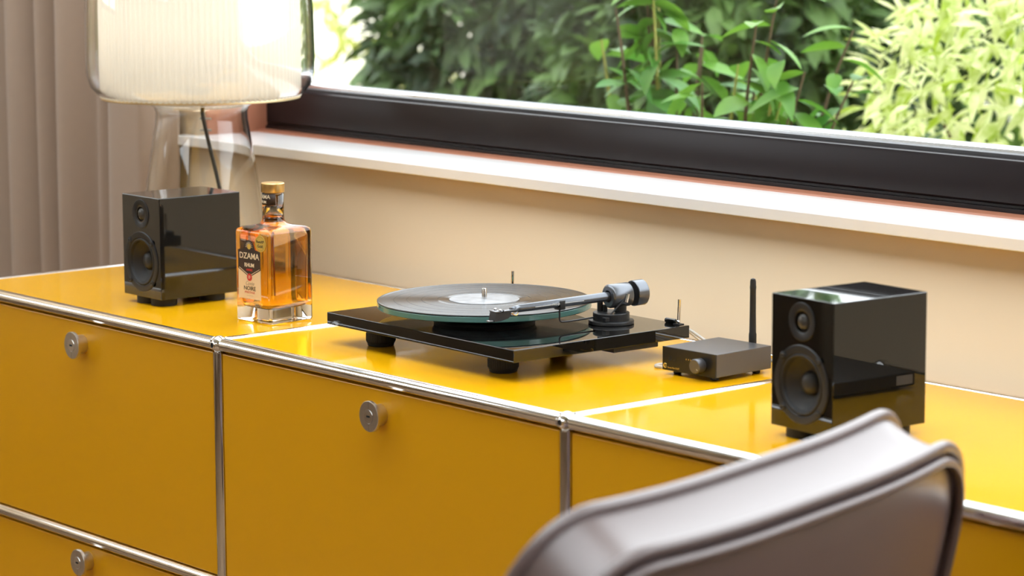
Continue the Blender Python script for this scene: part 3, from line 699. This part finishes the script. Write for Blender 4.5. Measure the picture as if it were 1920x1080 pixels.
# outer glass: foot flares, waist, wide hood, domed top; inner skin 3 mm inside
go = [(.112, .0), (.1125, .004), (.111, .010), (.1055, .045), (.0995, .100), (.0925, .155), (.0835, .212), (.0765, .255), (.0760, .268), (.0790, .277), (.0900, .283), (.1200, .286), (.150, .290), (.170, .298), (.182, .312), (.1875, .332), (.1890, .360), (.1875, .430), (.1835, .490), (.174, .540), (.155, .580), (.120, .607), (.070, .620), (.0, .624)]
gi = [(.0, .620), (.069, .616), (.118, .603), (.152, .577), (.170, .538), (.180, .489), (.184, .430), (.1855, .360), (.184, .333), (.1785, .315), (.168, .302), (.149, .294), (.120, .290), (.088, .287), (.0755, .280), (.0725, .269), (.0730, .255), (.0800, .212), (.0890, .155), (.0960, .100), (.1020, .045), (.1075, .010), (.108, .0)]
bm = bmesh.new(); lathe(bm, go + gi, 96, close=True)
bmesh.ops.recalc_face_normals(bm, faces=bm.faces)
finish(bm, 'glass_body', GLASS, lamp, 50)
# pleated shade
bm = bmesh.new(); NP = 104; rings = []
for z, r in ((.2925, .162), (.2945, .1655), (.36, .1655), (.44, .1650), (.52, .1640), (.556, .150), (.575, .120), (.585, .05)):
    ring = []
    for k in range(NP * 4):
        a = 2 * pi * k / (NP * 4); q = (k % 4); amp = .0036 * (r / .1655)
        rr2 = r - (amp if q == 0 else 0) + (amp * .15 if q == 2 else 0)
        ring.append(bm.verts.new((rr2 * math.cos(a), rr2 * math.sin(a), z)))
    rings.append(ring)
for a, b in zip(rings, rings[1:]):
    n = len(a)
    for k in range(n): bm.faces.new((a[k], a[(k + 1) % n], b[(k + 1) % n], b[k]))
finish(bm, 'pleated_shade', PLEAT, lamp, 15)
turned('shade_ring', mat('pale_brass_ring', (0.85, 0.68, 0.40), rough=0.35, metal=0.6), [(.1600, .2905), (.1640, .2905), (.1645, .2925), (.1640, .2945), (.1600, .2945)], 96, lamp, close=True)
turned('bulb', BULB, [(0, .47), (.018, .465), (.030, .445), (.032, .425), (.024, .400), (.014, .385), (.014, .36), (0, .36)], 32, lamp)
turned('bulb_holder', STEEL2, [(0, .29), (.020, .29), (.020, .36), (0, .36)], 32, lamp)
tube('lamp_cord', BLKC, spline([(-.010, .010, .292), (-.008, .008, .262), (.002, .012, .215), (.016, .020, .150), (.030, .026, .080), (.046, .040, .020), (.060, .060, .004), (.080, .080, .0035)], 8), .0032, 12, lamp)
for z in (.256, .236): tube('cord_clip', mat('clear_clip', (0.8, 0.8, 0.8), rough=0.1, trans=0.6), [(-.013, .006, z), (.004, .016, z)], .0022, 8, lamp)

# ================================================================== CURTAIN
bm = bmesh.new()
folds = [(-1.62, 0), (-1.50, 1), (-1.40, 0), (-1.26, 1), (-1.14, 0), (-1.0, 1), (-.90, 0), (-.80, 1), (-.70, .1), (-.635, 1), (-.575, .0), (-.535, .85), (-.498, .05), (-.44, 1), (-.392, .15), (-.372, .35), (-.345, .0), (-.27, 1), (-.195, .9), (-.158, .05)]
prof = []
for (x0, a), (x1, b) in zip(folds, folds[1:]):
    for k in range(8):
        t = k / 8; s = t * t * (3 - 2 * t)
        if b < a: s = 1 - (1 - s) ** .75
        else: s = s ** .75
        prof.append((x0 + (x1 - x0) * t, a + (b - a) * s))
prof.append(folds[-1])
rows = []
for z in [0.015 + 2.45 * k / 24 for k in range(25)]:
    amp = .055 + .02 * (1 - z / 2.5)
    row = [bm.verts.new((x + .006 * math.sin(z * 2.1 + x * 9) * (1 - z / 2.5), WY - .018 - h * amp - .008 * (1 + math.sin(x * 13 + z * 1.3)) * .5, z)) for x, h in prof]
    rows.append(row)
for a, b in zip(rows, rows[1:]):
    for k in range(len(a) - 1): bm.faces.new((a[k], a[k + 1], b[k + 1], b[k]))
cu = finish(bm, 'curtain', CURT, None, 75)
md_ = cu.modifiers.new('cloth_thickness', 'SOLIDIFY'); md_.thickness = .003
tag(cu, 'taupe floor-length curtain hanging in folds beside the window, behind the lamp', 'curtain')
rl = tube('curtain_rail', STEEL2, [(-1.68, WY - .06, 2.49), (-.10, WY - .06, 2.49)], .012, 16); tag(rl, 'steel curtain rail above the taupe curtain', 'curtain rail')

# ================================================================== LEATHER CHAIR
# back: rounded slab, wings bent towards the seat, leaning back
ch = thing('leather_armchair', 'mauve-brown leather chair with piped seams, its back turned beside the sideboard', 'chair', (0, 0, 0), 0)
KB = B
ang = .2374
Un = Vector((-math.sin(ang), math.cos(ang), 0))    # along the back
Nn = Vector((Un.y, -Un.x, 0))                      # rear side of the back
Cb = Vector((2.2579, -.4041, KB + .1199))          # centre of the top edge, mid thickness
HWd, BH2, TH = .3535, .52, .0656
def plan(s):
    e = max(0.0, abs(s) - .0687)
    return Cb + Un * s - Nn * (e * e * .2634) + Vector((0, 0, e * e * .1073))
def pt(s, dz, n):
    """s along, dz below the top, n towards the rear"""
    q = max(-1.0, min(1.0, n / (TH / 2)))
    s = s - .0026 * (q + 1)
    c = plan(s); tg = plan(s + .002) - plan(s - .002); tg.z = 0; tg.normalize(); nn = Vector((tg.y, -tg.x, 0))
    return c + nn * n - Nn * dz * .2148 + Vector((0, 0, -dz - .0119 * (q + 1)))
CR = .105
def outline(nc=10):
    o = [(-HWd + .03, BH2), (-HWd, BH2 * .5), (-HWd, CR * 2)]
    o = [(-HWd + .03 * (t ** 2), CR + (BH2 - CR) * t) for t in [1 - k / 14 for k in range(14)]]
    for k in range(nc + 1):
        a = pi - (pi / 2) * k / nc; o.append((-HWd + CR + CR * math.cos(a), CR - CR * math.sin(a)))
    for k in range(1, 30): o.append((-HWd + CR + (2 * HWd - 2 * CR) * k / 30, 0))
    for k in range(nc + 1):
        a = pi / 2 - (pi / 2) * k / nc; o.append((HWd - CR + CR * math.cos(a), CR - CR * math.sin(a)))
    o += [(HWd - .03 * (t ** 2), CR + (BH2 - CR) * t) for t in [(k + 1) / 14 for k in range(14)]]
    return o
OL = outline()
def crown(s): return .010 * math.cos(pi * s / (2 * HWd))      # the top edge sags a little at the ends
def ptc(s, dz, n): return pt(s, dz - 0 * crown(s), n)
# side band, slightly dished between the two seams
bm = bmesh.new(); rws = []
for j in range(9):
    q = -1 + 2 * j / 8
    rws.append([bm.verts.new(ptc(s, dz, q * TH / 2) + (Vector((0, 0, -1)) * (.006 * (1 - q * q)) if 0 < i < len(OL) - 1 and dz < CR else Vector((0, 0, 0)))) for i, (s, dz) in enumerate(OL)])
for a, b in zip(rws, rws[1:]):
    for k in range(len(a) - 1): bm.faces.new((a[k], a[k + 1], b[k + 1], b[k]))
bmesh.ops.recalc_face_normals(bm, faces=bm.faces)
bandm = finish(bm, 'top_band', LEATH, ch, 60)
def face(name, sign):
    bm = bmesh.new(); grid = []
    nz, ns = 26, 40
    for i in range(nz + 1):
        dz = BH2 * (i / nz) ** 1.6
        half = HWd - .03 * max(0, (dz - CR) / (BH2 - CR)) ** 2
        if dz < CR: half = HWd - CR + math.sqrt(max(0, CR * CR - (CR - dz) ** 2))
        row = []
        for k in range(ns + 1):
            s = -half + 2 * half * k / ns
            u = min(1, (half - abs(s)) / .05); v = min(1, dz / .05)
            bulge = .006 * (1 - (1 - u) ** 2) * (1 - (1 - v) ** 2)
            row.append(bm.verts.new(ptc(s, dz, sign * (TH / 2 + bulge - .002))))
        grid.append(row)
    for a, b in zip(grid, grid[1:]):
        for k in range(ns): bm.faces.new((a[k], a[k + 1], b[k + 1], b[k]))
    bmesh.ops.recalc_face_normals(bm, faces=bm.faces)
    return finish(bm, name, LEATH, ch, 60)
face('back_cover', 1); face('back_cushion', -1)
for sgn in (1, -1):
    tube('piping', LEATH, [ptc(s, dz - .002, sgn * (TH / 2 + .001)) for s, dz in OL], .0062, 10, ch)
    if sgn == 1: tube('piping', LEATH, [ptc(s * .985, dz + .0125, sgn * (TH / 2 + .0075)) for s, dz in OL], .0052, 10, ch)
# seat, column and star foot under it
sc0 = pt(0, .40, -.30)
def oriented(name, m, fn, z):
    bm = bmesh.new(); fn(bm); o = finish(bm, name, m, ch, 40)
    o.matrix_local = Matrix.Translation((sc0.x, sc0.y, z)) @ Matrix(((-Nn.x, Un.x, 0, 0), (-Nn.y, Un.y, 0, 0), (0, 0, 1, 0), (0, 0, 0, 1))); return o
oriented('seat', LEATH, lambda bm: bx(bm, -.30, .30, -.31, .31, 0, .11, .035, 4), .335)
oriented('seat_pan', BLKF, lambda bm: bx(bm, -.20, .26, -.22, .22, 0, .03, .008), .306)
turned('column', CHR, rod(.028, .23, .002), 32, ch, (sc0.x, sc0.y, .078))
for k in range(4):
    a = pi / 4 + k * pi / 2 + .3
    dx, dy = math.cos(a), math.sin(a)
    tube('foot_arm', CHR, [(sc0.x, sc0.y, .090), (sc0.x + dx * .15, sc0.y + dy * .15, .070), (sc0.x + dx * .31, sc0.y + dy * .31, .026)], lambda i: (.022, .017, .012)[i], 14, ch)
    turned('glide', BLKM, rod(.015, .018, .002), 20, ch, (sc0.x + dx * .305, sc0.y + dy * .305, 0))

# ================================================================== FLAT BOX mirrored in the right-hand speaker
fb = thing('flat_black_box', 'flat black box with a small white tag, lying on the yellow top', 'box', (2.19, .31, TT), math.radians(-4))
box('case', BLKF, -.11, .11, -.115, .105, .004, .022, .002, fb)
box('end_tag', WHITEP, -.1105, -.110, .072, .100, .007, .019, 0, fb)
for a in (-.09, .09):
    for b in (-.095, .085): turned('foot', BLKM, rod(.008, .0045, .0005), 18, fb, (a, b, 0))

# ================================================================== GARDEN
GZ = -.25
bm = bmesh.new(); bx(bm, -40, 25, .95, 60, GZ - .2, GZ); struct(finish(bm, 'ground', GRASS, None))
gw = box('garden_wall', PALEW, -22, -5.5, 10.5, 10.8, GZ, GZ + 2.6, .01); tag(gw, 'pale sunlit garden wall glimpsed through gaps in the shrubs', 'wall')
pa = box('gravel_path', GRAVEL, -20, -3.2, 5.2, 10.5, GZ, GZ + .012, 0); tag(pa, 'pale gravel path in front of the garden wall', 'path')

def leaf_verts(L, W, fold=.25, droop=.25, n=5):
    """a pointed, keeled, drooping leaf along +x: rows of left, mid, right"""
    rows = []
    for i in range(n + 1):
        t = i / n; wd = W * .5 * math.sin(pi * min(1, t ** .8)) ** .8 if 0 < t < 1 else .0004
        z = -droop * L * t * t; rows.append(((L * t, -wd, z + fold * wd), (L * t, 0, z), (L * t, wd, z + fold * wd)))
    return rows
def add_leaf(V, F, M, rows):
    b = len(V)
    for r in rows:
        for p in r: V.append(M @ Vector(p))
    for i in range(len(rows) - 1):
        k = b + 3 * i
        F.append((k, k + 1, k + 4, k + 3)); F.append((k + 1, k + 2, k + 5, k + 4))
def orient(p, d, roll):
    d = d.normalized(); q = d.to_track_quat('X', 'Z').to_matrix().to_4x4()
    return Matrix.Translation(p) @ q @ Matrix.Rotation(roll, 4, 'X')
def pyd(name, V, F, m, parent):
    me = bpy.data.meshes.new(name); me.from_pydata([tuple(v) for v in V], [], F); me.materials.append(m)
    for f in me.polygons: f.use_smooth = True
    o = bpy.data.objects.new(name, me); C.objects.link(o); o.parent = parent; return o
rnd = random.Random(3)
def rv(): 
    while True:
        v = Vector((rnd.uniform(-1, 1), rnd.uniform(-1, 1), rnd.uniform(-1, 1)))
        if .05 < v.length < 1: return v
def shrub(name, label, base, rx, ry, h, nl, L, W, m, group='garden shrubs outside the window', low=.12, stems=6, down=.35, up=.25, shellness=.45):
    """bushy plant: stems from one root, leaves filling a rounded crown"""
    r = thing(name, label, 'shrub', base, 0, group)
    V, F = [], []
    for i in range(nl):
        v = rv(); v = v.normalized() * (v.length ** shellness)
        p = Vector((v.x * rx, v.y * ry, h * (low + (1 - low) * (v.z * .5 + .5))))
        d = Vector((v.x, v.y, 0)) * .8 + rv() * .9 + Vector((0, 0, up - down * rnd.random() * 2))
        s = rnd.uniform(.7, 1.25)
        add_leaf(V, F, orient(p, d, rnd.uniform(-.7, .7)), leaf_verts(L * s, W * s, .25, rnd.uniform(.1, .5), 4))
    o = pyd('foliage', V, F, m, r); o['kind'] = 'stuff'
    for k in range(stems):
        a = 2 * pi * k / stems + rnd.random(); e = Vector((math.cos(a) * rx * .6, math.sin(a) * ry * .6, h * rnd.uniform(.6, .9)))
        tube('stem', BARK, spline([(0, 0, 0), e * .4 + rv() * .04, e * .75 + rv() * .05, e], 4), lambda i: .012 - .0007 * i, 7, r)
    return r
# broad-leaved laurel close to the glass: every leaf of the near sprays is its own piece
lau = thing('laurel_shrub', 'mid-green broad-leaved shrub with drooping glossy leaves close behind the glass', 'shrub', (.14, 1.47, GZ), 0, 'garden shrubs outside the window')
LM = []
for q in range(4):
    V, F = [], []; Lq = (.078, .088, .098, .082)[q]
    add_leaf(V, F, Matrix.Identity(4), leaf_verts(Lq, Lq * (.42, .40, .36, .46)[q], .22, (.15, .35, .5, .25)[q], 6))
    o = pyd('leaf', V, F, L_LAUR, None); LM.append(o.data); bpy.data.objects.remove(o)
rnd = random.Random(11)
nleaf = 0
for k in range(33):
    t = rnd.random()
    tip = Vector((-.24 + .60 * rnd.random(), rnd.uniform(-.14, .16), B - GZ + rnd.uniform(.06, .52)))
    root = Vector((tip.x * .25, tip.y * .3, .0))
    midp = Vector((tip.x * .75, tip.y * .6, tip.z * .72))
    path = spline([root, midp, tip * .5 + midp * .5 + Vector((0, 0, .05)), tip], 6)
    tube('branch', BARK if k % 3 else mat('green_twig', (0.30, 0.30, 0.07), rough=0.6), path, lambda i: .0065 - .00026 * i, 7, lau)
    for j in range(9):
        f = .52 + .48 * j / 8; idx = min(len(path) - 1, int(f * (len(path) - 1)))
        p = path[idx]; a = rnd.random() * 2 * pi
        d = Vector((math.cos(a), math.sin(a) * .9, rnd.uniform(-.75, .35)))
        o = bpy.data.objects.new('leaf', LM[rnd.randrange(4)]); C.objects.link(o); o.parent = lau
        s = rnd.uniform(.8, 1.3)
        o.matrix_local = orient(p, d, rnd.uniform(-.5, .5)) @ Matrix.Scale(s, 4); nleaf += 1
rnd = random.Random(5)
shrub('variegated_shrub', 'pale yellow-green variegated shrub in bright light behind the glass', (.50, 2.30, GZ), .62, .42, B - GZ + .62, 4600, .070, .020, L_PALE, shellness=.40)
shrub('light_green_shrub', 'light green shrub behind the pale variegated one', (.12, 3.55, GZ), .58, .40, B - GZ + .95, 4800, .095, .032, L_MID, shellness=.4)
shrub('evergreen_shrub', 'dark dense evergreen shrub behind the broad-leaved one', (-1.02, 2.75, GZ), .46, .42, B - GZ + .85, 5200, .095, .036, L_DARK, shellness=.42)
shrub('evergreen_shrub', 'dark dense evergreen shrub with a rounded crown, between the sparse one and the broad-leaved one', (-2.02, 2.85, GZ), .38, .38, B - GZ + .85, 5200, .095, .036, L_DARK, shellness=.42)
shrub('evergreen_shrub', 'tall dark evergreen shrub farther back, behind the two dense ones', (-2.3, 4.05, GZ), 1.0, .45, B - GZ + 1.05, 6500, .12, .05, L_DARK, shellness=.45)
shrub('olive_shrub', 'sparse yellow-green shrub before the pale garden wall', (-4.60, 4.45, GZ), .75, .50, B - GZ + .65, 800, .11, .040, L_YEL, shellness=.5)
shrub('hedge_shrub', 'mid-green hedge bush at the back of the garden', (-3.0, 6.0, GZ), 1.3, .6, 2.3, 5200, .13, .055, L_MID, shellness=.4)
shrub('hedge_shrub', 'broad light green hedge bush far behind the variegated shrub', (.6, 5.2, GZ), 1.9, .7, 2.3, 6500, .13, .055, L_MID, shellness=.4)
